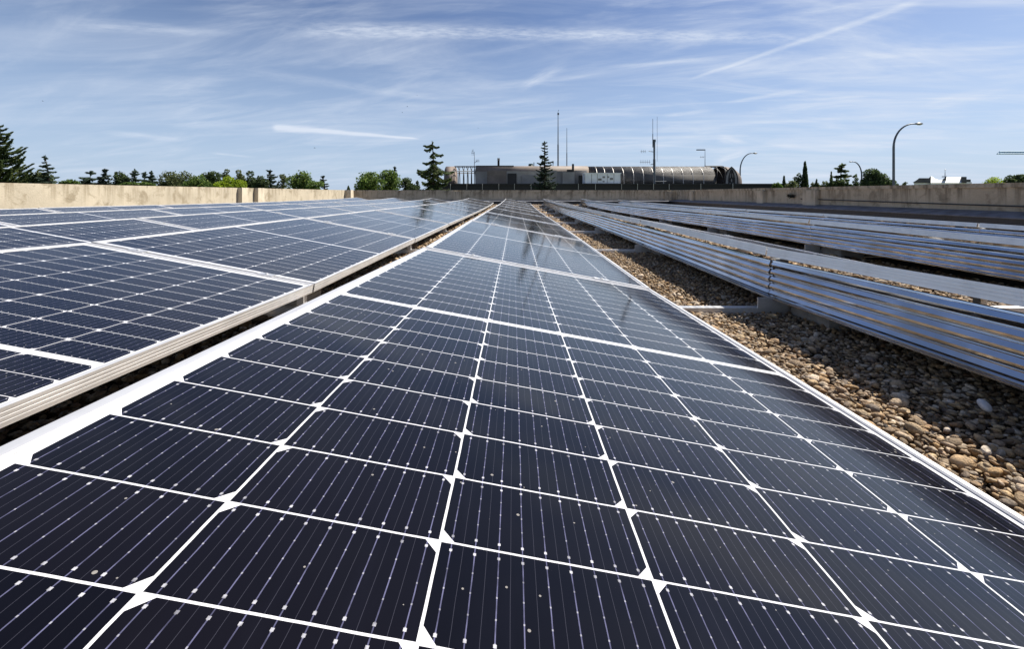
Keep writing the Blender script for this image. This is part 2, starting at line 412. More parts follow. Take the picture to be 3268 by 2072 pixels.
# one pale flat stone lying proud of the rest, near the right edge
bv, bf = ico(3)
st = fast_mesh('stone', bv*np.array([.018, .0135, .009])*(1+.10*np.sin(bv[:, :1]*2.1+1)), bf,
               plain('pale_stone', (.58, .56, .55), .7, 0, .18, 40), None, True)
st.location = (1.10, 1.065, float(dz(1.06))+.036); st.rotation_euler = (R(38), R(-14), R(62))
tag(st, 'smooth pale oval stone lying on the shaded gravel under the metal deflector', 'stone')

# ------------------------------------------------------------------ solar panel
def frame_profile(sign):
    pts = [(0, 0), (0, -.008), (-.0013, -.0085), (-.0013, -.0105), (0, -.011), (0, -.0175), (-.0013, -.018), (-.0013, -.020),
           (0, -.0205), (0, -.027), (-.0013, -.0275), (-.0013, -.0295), (0, -.030), (0, -.040), (-.026, -.040), (-.026, -.0385),
           (-.0022, -.0385), (-.0022, -.0040), (-.0115, -.0040), (-.0115, 0)]
    return [(sign*p, q) for p, q in pts]
def make_panel():
    t = thing('solar_panel', 'x', 'solar panel')
    f = MB()
    f.prism([(PW/2+p, q) for p, q in frame_profile(1)], 1, -PL/2, PL/2)
    f.prism([(-PW/2+p, q) for p, q in frame_profile(-1)], 1, -PL/2, PL/2)
    e = [(0, -.0002), (0, -.040), (-.026, -.040), (-.026, -.0385), (-.0022, -.0385), (-.0022, -.0042), (-.0115, -.0042), (-.0115, -.0002)]
    f.prism([(PL/2+p, q) for p, q in e], 0, -PW/2+.0118, PW/2-.0118)
    f.prism([(-PL/2-p, q) for p, q in e], 0, -PW/2+.0118, PW/2-.0118)
    f.build('frame', M_ALU, t)
    g_ = MB(); g_.box((-PW/2+.003, -PL/2+.003, -.0105), (PW/2-.003, PL/2-.003, -.0046)); g_.build('glass', M_CELL, t)
    for s in (-1, 1):       # mid clamps bridging to the next panel
        cl = MB(); y0 = PL/2
        cl.box((s*.30-.035, y0-.010, .0004), (s*.30+.035, y0+.030, .0034)); cl.box((s*.30-.035, y0+.004, -.036), (s*.30+.035, y0+.016, .0004))
        co = cl.build('clamp', M_RAIL, t)
        bo = MB(); bo.tube([(s*.30, y0+.010, .0036), (s*.30, y0+.010, .0080)], .0065, 8); bo.build('bolt', M_RAIL, co)
    return t
TILT = R(10.45)
COSW, SINW = PW*math.cos(TILT), PW*math.sin(TILT)
HIGH = .315                       # top of the high edge above the gravel
ROWS = [  # high-edge X, z offset, words
    (-.412, .0, 'the central row'),
    (-1.952, .022, 'first row left of the central row'),
    (-3.51, .018, 'second row left of the central row'),
    (-5.08, .035, 'third row left of the central row'),
    (-6.64, .048, 'the row along the left wall'),
    (1.158, .0, 'the first deflector row'),
    (2.72, .006, 'the second deflector row'),
    (4.28, -.028, 'the deflector row nearest the right wall')]
ORD = ['at the far end', 'second from the far end', 'third from the far end', 'fourth from the far end', 'fifth from the far end',
       'sixth from the far end', 'seventh from the far end', 'eighth from the far end', 'ninth from the far end']
NP = 9; STEP = 2.114; Y0 = -.02
proto = None; rnd = random.Random(5)
for ri, (hx, zo, words) in enumerate(ROWS):
    for i in range(NP):
        if ri in (2, 3, 4, 6, 7) and i == 0: continue        # outside the picture
        if ri == 4 and i == 1: continue
        if proto is None: proto = make_panel(); o = proto
        else: o = copy_tree(proto)
        ya, yb = Y0+STEP*i, Y0+STEP*i+PL
        za, zb = float(dz(ya)), float(dz(yb))
        j = (lambda s: rnd.gauss(0, s)) if not (ri == 0 and i < 2) else (lambda s: 0.0)
        ph = math.atan2(zb-za, PL)+j(.0009)
        o.rotation_euler = (ph, TILT+j(.0012), 0)
        o.location = (hx+COSW/2+j(.002), (ya+yb)/2, HIGH+zo-SINW/2+(za+zb)/2+j(.0012))
        kind = 'dark solar panel' if ri < 5 else 'back-turned solar panel'
        o['label'] = f'{kind}, {ORD[NP-1-i]}, {words}'
        o['group'] = 'solar panels on the roof'

# ------------------------------------------------------------------ wind deflectors (rolled metal sheets behind the right-hand rows)
def deflector_mesh():
    prof = []; top, bot, n = .252, .086, 5
    prof += [(.012, top+.003), (-.001, top+.003), (-.002, top-.002)]
    p = (top-.004-bot)/n
    for q in range(n):
        z = top-.004-q*p; d_ = .0085 if q else .0055
        prof += [(-.002, z), (-.002-d_, z-p*.40), (-.0016-d_, z-p*.60), (-.003, z-p*.82), (.010, z-p*.835), (.010, z-p*.975), (-.002, z-p*.99)]
    prof += [(-.002, bot), (-.010, bot-.005), (.004, bot-.006)]
    L = STEP/2-.002; m = MB(); k_ = len(prof); v = []
    yy = np.linspace(-L, L, 9)
    for t in yy:
        for x, z in prof: v.append((x+.0015*math.sin(t*3.1+z*20), t, z))
    f = [(j*k_+i, j*k_+i+1, (j+1)*k_+i+1, (j+1)*k_+i) for j in range(8) for i in range(k_-1)]
    # inner skin one millimetre behind, so the sheet has a thickness
    b0 = len(v)
    for t in yy:
        for x, z in prof: v.append((x+.0015*math.sin(t*3.1+z*20)+.0012, t, z-.0002))
    f += [(b0+j*k_+i+1, b0+j*k_+i, b0+(j+1)*k_+i, b0+(j+1)*k_+i+1) for j in range(8) for i in range(k_-1)]
    for e in (0, 8): f += [(e*k_+i, e*k_+i+1, b0+e*k_+i+1, b0+e*k_+i) for i in range(k_-1)]
    m.add(v, f)
    return m
proto = None
for ri, words in ((5, 'first deflector row beside the gravel'), (6, 'second deflector row'), (7, 'row nearest the right wall')):
    hx, zo, _ = ROWS[ri]
    for i in range(NP):
        if ri > 5 and i == 0: continue
        if proto is None: proto = deflector_mesh().build('wind_deflector', M_DEF); o = proto
        else: o = proto.copy(); COL.objects.link(o)
        ya, yb = Y0+STEP*i-.01, Y0+STEP*(i+1)-.01
        za, zb = float(dz(ya)), float(dz(yb))
        o.location = (hx+.012, (ya+yb)/2+rnd.gauss(0, .001), zo+(za+zb)/2+rnd.gauss(0, .0012)); o.rotation_euler = (math.atan2(zb-za, STEP), rnd.gauss(0, .012), 0)
        tag(o, f'ribbed metal deflector sheet, {ORD[NP-1-i]}, {words}', 'wind deflector', 'metal deflector sheets behind the right-hand rows')

# ------------------------------------------------------------------ rails, brackets, ballast
XA, XB = ROWS[4][0]-.1, ROWS[7][0]+COSW+.1
JN = ['nearest', 'second', 'third', 'fourth', 'fifth', 'sixth', 'seventh', 'eighth', 'farthest']
for i in range(1, NP+1):
    y = Y0+STEP*i-.010; z = float(dz(y))
    t = thing('base_rail', f'long aluminium cross rail on the gravel under the {JN[i-1]} joint of the panels', 'rail', (0, y, z), 'cross rails under the panel joints')
    b = MB(); b.box((XA, -.02, .006), (XB, .02, .040)); b.box((XA, -.032, .003), (XB, .032, .006)); b.build('bar', M_RAIL, t)
    for ri, (hx, zo, _) in enumerate(ROWS):
        hi = MB(); hi.box((hx+.045, -.018, .040), (hx+.085, .018, HIGH+zo-.055)); hi.box((hx+.02, -.022, HIGH+zo-.055), (hx+.11, .022, HIGH+zo-.052-.0))
        hi.box((hx-.06, -.028, .041), (hx+.075, -.019, .088)) if ri > 4 else None
        hi.build('post', M_RAIL, t)
        lx = hx+COSW
        lo = MB(); lo.box((lx-.075, -.018, .040), (lx-.045, .018, HIGH+zo-SINW-.035)); lo.build('foot', M_RAIL, t)
proto = None
for ri, words, dx in ((5, 'first deflector row', .085), (6, 'second deflector row', .085), (1, 'first row left of the central row', None)):
    hx = ROWS[ri][0]
    for i in range(1, NP):
        y = Y0+STEP*i-.01
        bx = hx+dx if dx is not None else hx+COSW-.30
        if proto is None:
            m = MB(); s = .012
            m.prism([(0, 0), (.20, 0), (.20, .10-s), (.20-s, .10), (s, .10), (0, .10-s)], 1, -.25, 0)
            proto = m.build('ballast_block', M_CONC); o = proto
        else: o = proto.copy(); COL.objects.link(o)
        o.location = (bx, y-.034 if dx is not None else y+.30, float(dz(y))+.002)
        tag(o, f'concrete ballast block at the {JN[i-1]} joint, {words}', 'ballast block', 'concrete ballast blocks under the panel rows')

# ------------------------------------------------------------------ parapet walls
TOPZ = EYE+.166
def wall_left():
    t = thing('parapet_wall', 'sunlit cream rendered parapet wall along the left side of the roof', 'wall', (ROOF_X0, 0, 0))
    m = MB(); m.box((-.3, -6, -9), (0, ROOF_Y1, TOPZ)); m.build('wall', M_WALL_SUN, t)
    for y in (12.75, 13.55):
        m = MB(); m.box((0.003, y, -.1), (.13, y+.34, TOPZ+.004)); m.build('pilaster', M_PIL, t)
    m = MB(); m.box((.003, ROOF_Y1-.55, -.1), (.28, ROOF_Y1-.2, TOPZ+.004)); m.build('pilaster', M_PIL, t)
wall_left()
def wall_back():
    t = thing('parapet_wall', 'shaded weathered parapet wall across the far end of the roof', 'wall', (0, ROOF_Y1, 0))
    m = MB(); m.box((ROOF_X0, 0.004, -9), (ROOF_X1, .3, TOPZ-.07)); m.build('wall', M_WALL, t)
    m = MB(); m.box((ROOF_X0+.025, -.02, TOPZ-.07), (ROOF_X1, .32, TOPZ-.001)); m.build('coping', M_WALL, t)
    for x, w in ((-2.9, .35), (7.0, .30)):
        m = MB(); m.box((x, -.10, .2), (x+w, .0, TOPZ-.072)); m.build('pilaster', M_WALL, t)
    m = MB(); m.box((ROOF_X0+.01, -.32, -.05), (ROOF_X1-.39, -.006, .195)); m.build('upstand', M_BIT, t)
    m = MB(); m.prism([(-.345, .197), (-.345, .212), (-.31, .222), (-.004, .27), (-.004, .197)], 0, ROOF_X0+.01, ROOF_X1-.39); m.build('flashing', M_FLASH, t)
wall_back()
def wall_right():
    t = thing('parapet_wall', 'shaded beige parapet wall along the right side of the roof', 'wall', (ROOF_X1, 0, 0))
    m = MB(); m.box((0, -6, -9), (.3, ROOF_Y1+.3, TOPZ-.07)); m.build('wall', M_WALL, t)
    m = MB(); m.box((-.025, -6, TOPZ-.07), (.32, ROOF_Y1-.03, TOPZ)); m.build('coping', M_WALL, t)
    for y, w in ((13.6, .32), (11.2, .5), (19.0, .3)):
        m = MB(); m.box((-.11, y, .15), (-.002, y+w, TOPZ-.073)); m.build('pilaster', M_PIL, t)
    m = MB(); m.box((-.36, -6, -.05), (-.012, ROOF_Y1-.02, .195)); m.build('upstand', M_BIT, t)
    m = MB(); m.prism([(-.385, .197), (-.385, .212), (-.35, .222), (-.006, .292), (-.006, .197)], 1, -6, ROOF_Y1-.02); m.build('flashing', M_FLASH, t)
wall_right()
M_CABLE = plain('black_cable', (.02, .02, .022), .5)
m = MB(); pts = []
for i in range(25):
    u = i/24; pts.append((ROOF_X1-.03-.0*u, 11.9-9.5*u, EYE-.135-.075*u-.012*math.sin(u*math.pi)))
m.tube(pts, .010, 6); tag(m.build('cable', M_CABLE, None, True), 'thin black cable strung along the shaded right parapet wall', 'cable')
# a tuft of dry weed rooted in the wall
wm = MB(); rr = random.Random(3)
for i in range(70):
    a = rr.uniform(0, 6.28); e = rr.uniform(-.4, .9); L = rr.uniform(.05, .16)
    b = Vector((ROOF_X1-.03, 12.3+rr.uniform(-.14, .14), EYE-.07+rr.uniform(-.03, .03)))
    d = Vector((-abs(math.cos(a))*.8, math.sin(a)*1.1, e)).normalized()*L
    s = Vector((0, .010, .012)); wm.add([b-s, b+s, b+d], [(0, 1, 2)])
tag(wm.build('weed', plain('dry_weed', (.035, .035, .02), .9)), 'dark weed tuft growing out of the right parapet wall', 'plant')

# ------------------------------------------------------------------ vegetation
def make_leaf(name, dark, light, warm):
    m, k, b = material(name); gi = k.n.new('ShaderNodeNewGeometry').outputs['Random Per Island']
    n = k.noise(k.coord(), .9, 4)
    col = k.colramp(gi, [(0, dark), (.55, light), (1, warm)])
    f = k.ramp(n, .3, .7, .7, 1.3)
    k.put(b.inputs['Base Color'], k.vmath('MULTIPLY', col, k.comb(f, f, f)))
    b.inputs['Roughness'].default_value = .6; b.inputs['Specular IOR Level'].default_value = .25
    tr = k.n.new('ShaderNodeBsdfTranslucent'); k.l.new(b.inputs['Base Color'].links[0].from_socket, tr.inputs[0])
    ms = k.n.new('ShaderNodeMixShader'); ms.inputs[0].default_value = .5
    k.l.new(b.outputs[0], ms.inputs[1]); k.l.new(tr.outputs[0], ms.inputs[2])
    k.l.new(ms.outputs[0], m.node_tree.nodes['Material Output'].inputs[0])
    return m
L_CEDAR = make_leaf('cedar_needles', (0.038, 0.062, 0.030), (0.076, 0.115, 0.046), (0.157, 0.179, 0.053))
L_SPRUCE = make_leaf('spruce_needles', (0.028, 0.046, 0.034), (0.054, 0.080, 0.059), (0.106, 0.126, 0.095))
L_BLUE = make_leaf('blue_cedar_needles', (0.046, 0.076, 0.059), (0.089, 0.130, 0.097), (0.148, 0.190, 0.126))
L_BROAD = make_leaf('broad_leaves', (0.059, 0.106, 0.025), (0.109, 0.179, 0.042), (0.232, 0.294, 0.073))
L_OLIVE = make_leaf('olive_leaves', (0.062, 0.084, 0.034), (0.115, 0.143, 0.059), (0.190, 0.210, 0.095))
L_LIME = make_leaf('bright_leaves', (0.168, 0.240, 0.017), (0.264, 0.360, 0.026), (0.384, 0.456, 0.036))
L_DARK = make_leaf('dark_leaves', (0.034, 0.054, 0.025), (0.062, 0.095, 0.038), (0.106, 0.143, 0.053))
M_BARK = plain('bark', (.055, .042, .03), .9, 0, .35, 3, .2)
GROUND = -9.0
def leaf_cards(cent, size, r, flat=0.0, aspect=1.6, droop=None):
    """one small bent leaf card (two triangles) at each centre"""
    n = len(cent)
    a = r.normal(0, 1, (n, 3)); a[:, 2] *= (1-flat)
    if droop is not None: a = a*.55+droop
    a /= np.linalg.norm(a, axis=1, keepdims=True)+1e-9
    b = np.cross(a, r.normal(0, 1, (n, 3))); b /= np.linalg.norm(b, axis=1, keepdims=True)+1e-9
    nn = np.cross(a, b)
    s = (size*r.uniform(.6, 1.35, n))[:, None]
    p0 = cent-a*s*aspect*.5; p2 = cent+a*s*aspect*.5
    p1 = cent+b*s*.5+nn*s*.12; p3 = cent-b*s*.5+nn*s*.12
    v = np.stack([p0, p1, p2, p3], 1).reshape(-1, 3)
    i = np.arange(n)[:, None]*4
    return v, np.concatenate([i+np.array([[0, 1, 2, 3]])], 0)
def broad_tree(label, px, py, half, Y, leaf=L_BROAD, seed=0, size=1.0, ratio=1.0, dens=1.0, loose=0.0, name='broadleaf_tree', low=612, blobs=13, cat='tree'):
    r = np.random.default_rng(seed+11); q = Y/FPX
    top = at(px, py, Y); hw = half*q
    zt = top.z; zb = EYE-(low-PY)*q-hw*.35
    H = max(zt-zb, hw*.6); cz = zb+H*.5
    t = thing(name, label, cat, (top.x, Y, GROUND), None)
    cs = []
    for i in range(blobs):
        while True:
            p = r.uniform(-1, 1, 3)
            if np.linalg.norm(p) < 1: break
        rad = r.uniform(.28, .48)
        cs.append((p[0]*(1-rad*.8)*hw, p[1]*(1-rad*.8)*hw*.8, cz+p[2]*(1-rad*.7)*H/2*ratio, rad*min(hw, H*.6)))
    cs.append((r.normal(0, .15)*hw, 0, zt-.34*min(hw, H*.6), .36*min(hw, H*.6)))
    ls = .0030*Y*size
    P = []
    for (x, y, z, rad) in cs:
        n = int(np.clip(46*(rad/ls)**1.6*dens*.42, 40, 1500))
        d = r.normal(0, 1, (n, 3)); d /= np.linalg.norm(d, axis=1, keepdims=True)
        # lumpy shell: sub-clumps leave holes
        sub = r.normal(0, 1, (7, 3)); sub /= np.linalg.norm(sub, axis=1, keepdims=True)
        near = (d @ sub.T).max(1)
        rr_ = rad*(.62+.42*r.random(n)**.6)*(.78+.30*near)
        keep = r.random(n) < np.clip(.25+near, 0, 1)
        P.append((np.array([x, y, z])+d*rr_[:, None]*np.array([1, 1, .85]))[keep])
        if loose:
            kx = int(n*loose); dd = r.normal(0, 1, (kx, 3)); dd /= np.linalg.norm(dd, axis=1, keepdims=True)
            P.append(np.array([x, y, z])+dd*(rad*r.uniform(1.0, 1.4, kx))[:, None])
    P = np.concatenate(P); P = P[P[:, 2] <= zt+.02]
    v, f = leaf_cards(P, ls, r)
    v[:, 2] -= GROUND
    fast_mesh('crown', v, f, leaf, t)
    m = MB(); tr = max(.10, hw*.07)
    m.tube([(0, 0, 0), (0.05*hw, 0, (zb-GROUND)*.6), (0, 0, cz-GROUND)], [tr*1.4, tr, tr*.5], 7)
    for (x, y, z, rad) in cs[:9]:
        zm = zb-GROUND+.15*H
        m.tube([(0, 0, zm), (x*.5, y*.5, (zm+z-GROUND)/2+.04*H), (x, y, z-GROUND)], [tr*.45, tr*.28, tr*.1], 5)
    m.build('trunk', M_BARK, t, True)
    return t
def conifer(label, px, py, half, Y, leaf=L_CEDAR, seed=0, tiers=16, droop=.35, lift=0.0, nper=7, dens=1.0, size=1.0, shape=1.0, low=612, flatness=.7, hook=0.0, name='conifer_tree', spread=.22, lean=0.0, var=.45):
    """tiers of boughs round a straight stem, each bough hung with needle sprays"""
    r = np.random.default_rng(seed+101); q = Y/FPX
    top = at(px, py, Y); hw = half*q*1.15; zt = top.z; zb = EYE-(low-PY)*q-.35*hw; H = zt-zb
    t = thing(name, label, 'tree', (top.x, Y, GROUND), None)
    ls = .0026*Y*size; P = []; D = []; m = MB(); tr = max(.08, H*.018)
    top_off = lean*hw
    m.tube([(0, 0, 0), (0, 0, zb-GROUND), (top_off*.3, 0, zb-GROUND+H*.6), (top_off, 0, zt-GROUND)], [tr*2.2, tr*1.6, tr*.8, tr*.18], 7)
    for i in range(tiers):
        u = (i+.35)/tiers; u = u**.93                     # 0 top .. 1 base
        L0 = hw*(.10+.90*u**shape)
        n = max(3, int(nper*(.55+.6*u))); tf = r.uniform(.75, 1.1)
        for j in range(n):
            L = L0*r.uniform(var, 1.2)*tf; az = 6.283*(j+r.uniform(-.3, .3))/n+i*2.4
            z0 = zt-H*u+r.normal(0, H/tiers*.28)
            dd = droop*r.uniform(.7, 1.35); ll = lift*r.uniform(.6, 1.3)
            m_ = int(max(5, 7*L/ls*.42*dens)); s = np.linspace(.10, 1, m_)
            x = np.cos(az)*L*s; y = np.sin(az)*L*s
            z = z0+L*(-dd*s+ (dd*.5+ll)*s**2.2)
            x = x+top_off*(1-u)**1.3
            k_ = 7
            w = spread*L*np.sin(np.pi*np.clip(s, .08, 1)**.8)*.9+ls*.35
            for _ in range(k_):
                off = r.normal(0, .5, m_)*w
                P.append(np.stack([x-np.sin(az)*off, y+np.cos(az)*off, z-np.abs(r.normal(0, .25, m_))*ls*(1.1-flatness)*2-np.abs(off)*.3-np.abs(r.normal(0, .32, m_))*w], 1))
                D.append(np.tile([np.cos(az), np.sin(az), -dd*.6+ll], (m_, 1)))
            if i % 2 == 0 or tiers < 14:
                m.tube([(top_off*(1-u)**1.3, 0, z0-GROUND), (x[m_//2], y[m_//2], z[m_//2]-GROUND), (x[-1], y[-1], z[-1]-GROUND)], [tr*.35, tr*.2, tr*.06], 4, False)
    n = 26; s = np.linspace(0, 1, n)
    P.append(np.stack([top_off+r.normal(0, ls*.35, n), r.normal(0, ls*.35, n), zt-s*H*.13], 1)); D.append(np.tile([0, 0, 1.], (n, 1)))
    P = np.concatenate(P); D = np.concatenate(D)
    v, f = leaf_cards(P, ls, r, flatness, 2.3, D)
    v[:, 2] -= GROUND
    fast_mesh('crown', v, f, leaf, t); m.build('trunk', M_BARK, t, True)
    return t
def cypress(label, px, py, half, Y, seed=0, low=612):
    r = np.random.default_rng(seed+301); q = Y/FPX; top = at(px, py, Y); hw = half*q
    zb = EYE-(low-PY)*q; H = top.z-zb; ls = .0024*Y
    t = thing('cypress_tree', label, 'tree', (top.x, Y, GROUND), None)
    n = int(np.clip(5*(H*hw*6)/(ls*ls), 300, 3500)); u = r.random(n)**.75
    rad = hw*np.clip(.08+1.25*u**.75, 0, 1)*(.75+.35*r.random(n)); az = r.uniform(0, 6.283, n)
    P = np.stack([np.cos(az)*rad, np.sin(az)*rad, top.z-u*H*1.15], 1)
    v, f = leaf_cards(P, ls, r, 0, 2.0, np.tile([0, 0, 1.2], (n, 1))); v[:, 2] -= GROUND
    fast_mesh('crown', v, f, L_DARK, t)
    m = MB(); m.tube([(0, 0, 0), (0, 0, zb-GROUND+.3)], [hw*.3, hw*.2], 6); m.build('trunk', M_BARK, t, True)
    return t
def hedge(label, x0, x1, py, Y, leaf, seed=0, low=612, rough=.2, name='hedge'):
    r = np.random.default_rng(seed+501); q = Y/FPX
    a, b = at(x0, py, Y), at(x1, py, Y); W = b.x-a.x; zt = a.z; zb = EYE-(low-PY)*q-.4
    t = thing(name, label, 'hedge', ((a.x+b.x)/2, Y, GROUND), None)
    ls = .0028*Y; H = zt-zb; n = int(np.clip(7*W*H/(ls*ls), 300, 5000))
    x = r.uniform(-W/2, W/2, n); ph = r.uniform(0, 6, 5)
    e = sum(np.sin(x*w_/W*6.28*2.2+p_)*rough*H*.22 for w_, p_ in zip((1, 2.3, 3.9, 6.1, 9.7), ph))
    edge = 1-np.clip((np.abs(x)/(W/2))**5, 0, 1)*.55
    z = zb+(H+e-rough*H*.4)*edge*r.random(n)**.45; y = r.uniform(-.5, .5, n)*W*.12
    v, f = leaf_cards(np.stack([x, y, z], 1), ls, r); v[:, 2] -= GROUND
    fast_mesh('foliage', v, f, leaf, t)
    m = MB()
    for sx in (-.35, -.1, .15, .38): m.tube([(sx*W, 0, 0), (sx*W, 0, zb-GROUND+.2*H)], [.12, .07], 5)
    m.build('stem', M_BARK, t, True)
    return t

# left side, from the left edge towards the centre
conifer('tall dark cedar with long upswept branches cut by the left edge of the picture', -2, 402, 72, 42, L_CEDAR, 1, 17, .30, .46, 8, .85, .95, .40, flatness=.6, spread=.15)
hedge('dark green hedge between the two leftmost conifers', 70, 175, 549, 46, L_OLIVE, 2, rough=.25)
conifer('slender grey green cedar leaning left beside the leftmost hedge', 158, 497, 40, 44, L_BLUE, 3, 9, .22, .06, 6, .9, .9, .75, lean=-.32, spread=.26)
hedge('low strip of shrubs behind the left wall before the flat topped cedar', 180, 262, 574, 52, L_BROAD, 4)
conifer('flat topped small cedar with a wide left bough', 282, 549, 40, 60, L_BLUE, 5, 7, .10, .02, 6, 1.0, 1.0, .45, lean=.2, spread=.3)
conifer('dark bushy cedar right of the flat topped cedar', 326, 541, 28, 60, L_SPRUCE, 6, 9, .18, .0, 7, 1.2, 1.1, .6, lean=.3, spread=.34)
broad_tree('rounded open crowned tree behind the left wall', 382, 546, 36, 62, L_DARK, 7, 1.0, 1.0, .9, .12, blobs=12)
conifer('narrow pale cedar behind the clipped left hedge', 430, 541, 20, 62, L_BLUE, 8, 10, .15, .0, 6, 1.1, 1.0, .5, spread=.34)
conifer('blurred small conifer between two pale cedars', 461, 551, 16, 70, L_BLUE, 9, 8, .18, .0, 6, 1.2, 1.1, .6, spread=.35)
conifer('broad pale cedar at the right end of the clipped left hedge', 483, 546, 26, 62, L_BLUE, 10, 9, .25, .0, 7, 1.2, 1.0, .7, spread=.34)
hedge('clipped dark green hedge in front of the pale cedars', 372, 508, 582, 48, L_BROAD, 11, rough=.08)
broad_tree('grey green feathery tree left of the leafy saplings', 546, 545, 44, 58, L_OLIVE, 12, .9, 1.0, 1.0, .25, blobs=16)
broad_tree('thin pale green sapling with airy top', 598, 545, 26, 56, L_OLIVE, 13, .8, 1.0, .7, .35, blobs=12)
broad_tree('pale leafy tree below the brown green trees', 634, 558, 42, 52, L_BROAD, 14, .9, 1.0, 1.0, .2)
broad_tree('brown green rounded tree left of the bright bush', 672, 543, 40, 66, L_DARK, 15, 1.0, 1.0, 1.1, .05)
broad_tree('tall olive tree right behind the bright bush, the left of a pair', 722, 540, 20, 70, L_OLIVE, 16, .9, 1.0, 1.0, .05)
broad_tree('tall olive tree right behind the bright bush, the right of a pair', 762, 541, 24, 70, L_OLIVE, 17, .9, 1.0, 1.0, .05)
broad_tree('bright yellow green dome shaped bush by the left wall', 738, 561, 54, 44, L_LIME, 18, .75, 1.0, 1.7, .0, name='bush', blobs=20, cat='bush')
broad_tree('dark olive tree with a pointed top right of the bright bush', 803, 545, 30, 62, L_DARK, 19, 1.0, 1.0, 1.2, .05)
broad_tree('low rounded dark tree beside the scraggly conifer', 832, 559, 28, 56, L_DARK, 20, .9, 1.0, 1.2, .05)
conifer('scraggly blue grey conifer with a ragged top', 862, 543, 27, 58, L_SPRUCE, 21, 10, .12, .02, 5, .8, .95, .5, spread=.30)
broad_tree('slim pale green tree right of the scraggly conifer', 904, 555, 22, 56, L_OLIVE, 22, .8, 1.0, .9, .2, blobs=9)
broad_tree('large round open leafy tree near the left wall pilasters', 958, 545, 48, 54, L_BROAD, 23, .9, 1.0, .8, .2, blobs=18)
broad_tree('low leafy tree right of the large round tree', 1010, 578, 36, 50, L_BROAD, 24, .85, 1.0, 1.1, .1)
conifer('crooked half bare conifer at the end of the left tree group', 1036, 563, 18, 54, L_SPRUCE, 25, 7, .05, .10, 4, .6, .8, .5, lean=-.25, spread=.25)
cypress('tiny solitary cypress in the gap between the tree groups', 1112, 594, 4, 80, 1)
broad_tree('leafy tree with bare twigs at the left of the middle group', 1182, 548, 50, 54, L_BROAD, 27, .9, 1.0, .95, .25, blobs=18)
broad_tree('tall airy tree in the middle group', 1238, 542, 42, 56, L_BROAD, 28, .85, 1.0, .85, .3, blobs=16)
conifer('thin dark conifer sticking out of the middle group', 1260, 532, 14, 60, L_SPRUCE, 29, 12, .10, .02, 5, .7, .9, .5, spread=.35)
broad_tree('dark rounded tree between the middle group and the tall cedar', 1303, 566, 32, 58, L_DARK, 30, .9, 1.0, 1.1, .05)
conifer('small dark pointed conifer left of the tall drooping cedar', 1332, 578, 13, 60, L_SPRUCE, 31, 8, .2, .0, 6, 1.2, .9, .8)
conifer('tall cedar with drooping boughs left of the vaulted building', 1385, 452, 72, 46, L_CEDAR, 36, 8, .80, .14, 6, 1.25, .95, .5, hook=.3, spread=.22, lean=-.06, var=.6)
conifer('narrow dark spruce standing in front of the vaulted building', 1738, 450, 52, 50, L_SPRUCE, 33, 22, .18, .16, 5, .62, .72, 1.1, spread=.26)
# right side
hedge('low green bushes at the left end of the right wall', 2462, 2498, 584, 60, L_BROAD, 40)
cypress('small dark cypress left of the pale bush', 2502, 561, 5, 62, 2)
broad_tree('pale green round bush between the two right cypresses', 2530, 575, 22, 56, L_OLIVE, 41, .8, 1.0, 1.2, .1, name='bush', cat='bush')
broad_tree('open dark tree left of the tall right cypress', 2549, 552, 19, 60, L_DARK, 42, .85, 1.0, .8, .15, blobs=10)
cypress('tall slender cypress over the right wall', 2569, 516, 9, 60, 3)
cypress('short cypress right of the tall slender one', 2606, 572, 4, 66, 4)
hedge('row of low dark shrubs before the layered cedar', 2580, 2660, 583, 66, L_OLIVE, 43, rough=.5)
cypress('thin cypress hidden beside the layered cedar', 2653, 548, 4, 66, 5)
conifer('cedar with flat layered boughs left of the small street lamp', 2682, 522, 31, 56, L_CEDAR, 44, 7, .06, .02, 8, 1.2, 1.0, .35, lean=.1, spread=.34)
hedge('dark shrubs under the layered cedar', 2636, 2722, 575, 54, L_DARK, 45, rough=.35)
broad_tree('small dark tree behind the small street lamp', 2728, 557, 16, 60, L_DARK, 46, .9, 1.0, 1.1, .1, blobs=9)
broad_tree('big dense dark green tree left of the tall street lamp', 2796, 536, 58, 50, L_DARK, 47, .9, 1.0, 1.7, .0, blobs=24)
broad_tree('low bush at the foot of the tall street lamp', 2888, 580, 14, 60, L_DARK, 48, .8, 1.0, 1.2, .1, name='bush', cat='bush')
broad_tree('light green loose shrub near the right edge', 3172, 564, 30, 44, L_LIME, 49, .7, 1.0, .5, .4, name='bush', low=596, cat='bush')
broad_tree('dark green rounded tree cut by the right edge', 3246, 557, 44, 46, L_DARK, 50, .9, 1.0, 1.7, .0, low=600, blobs=20)

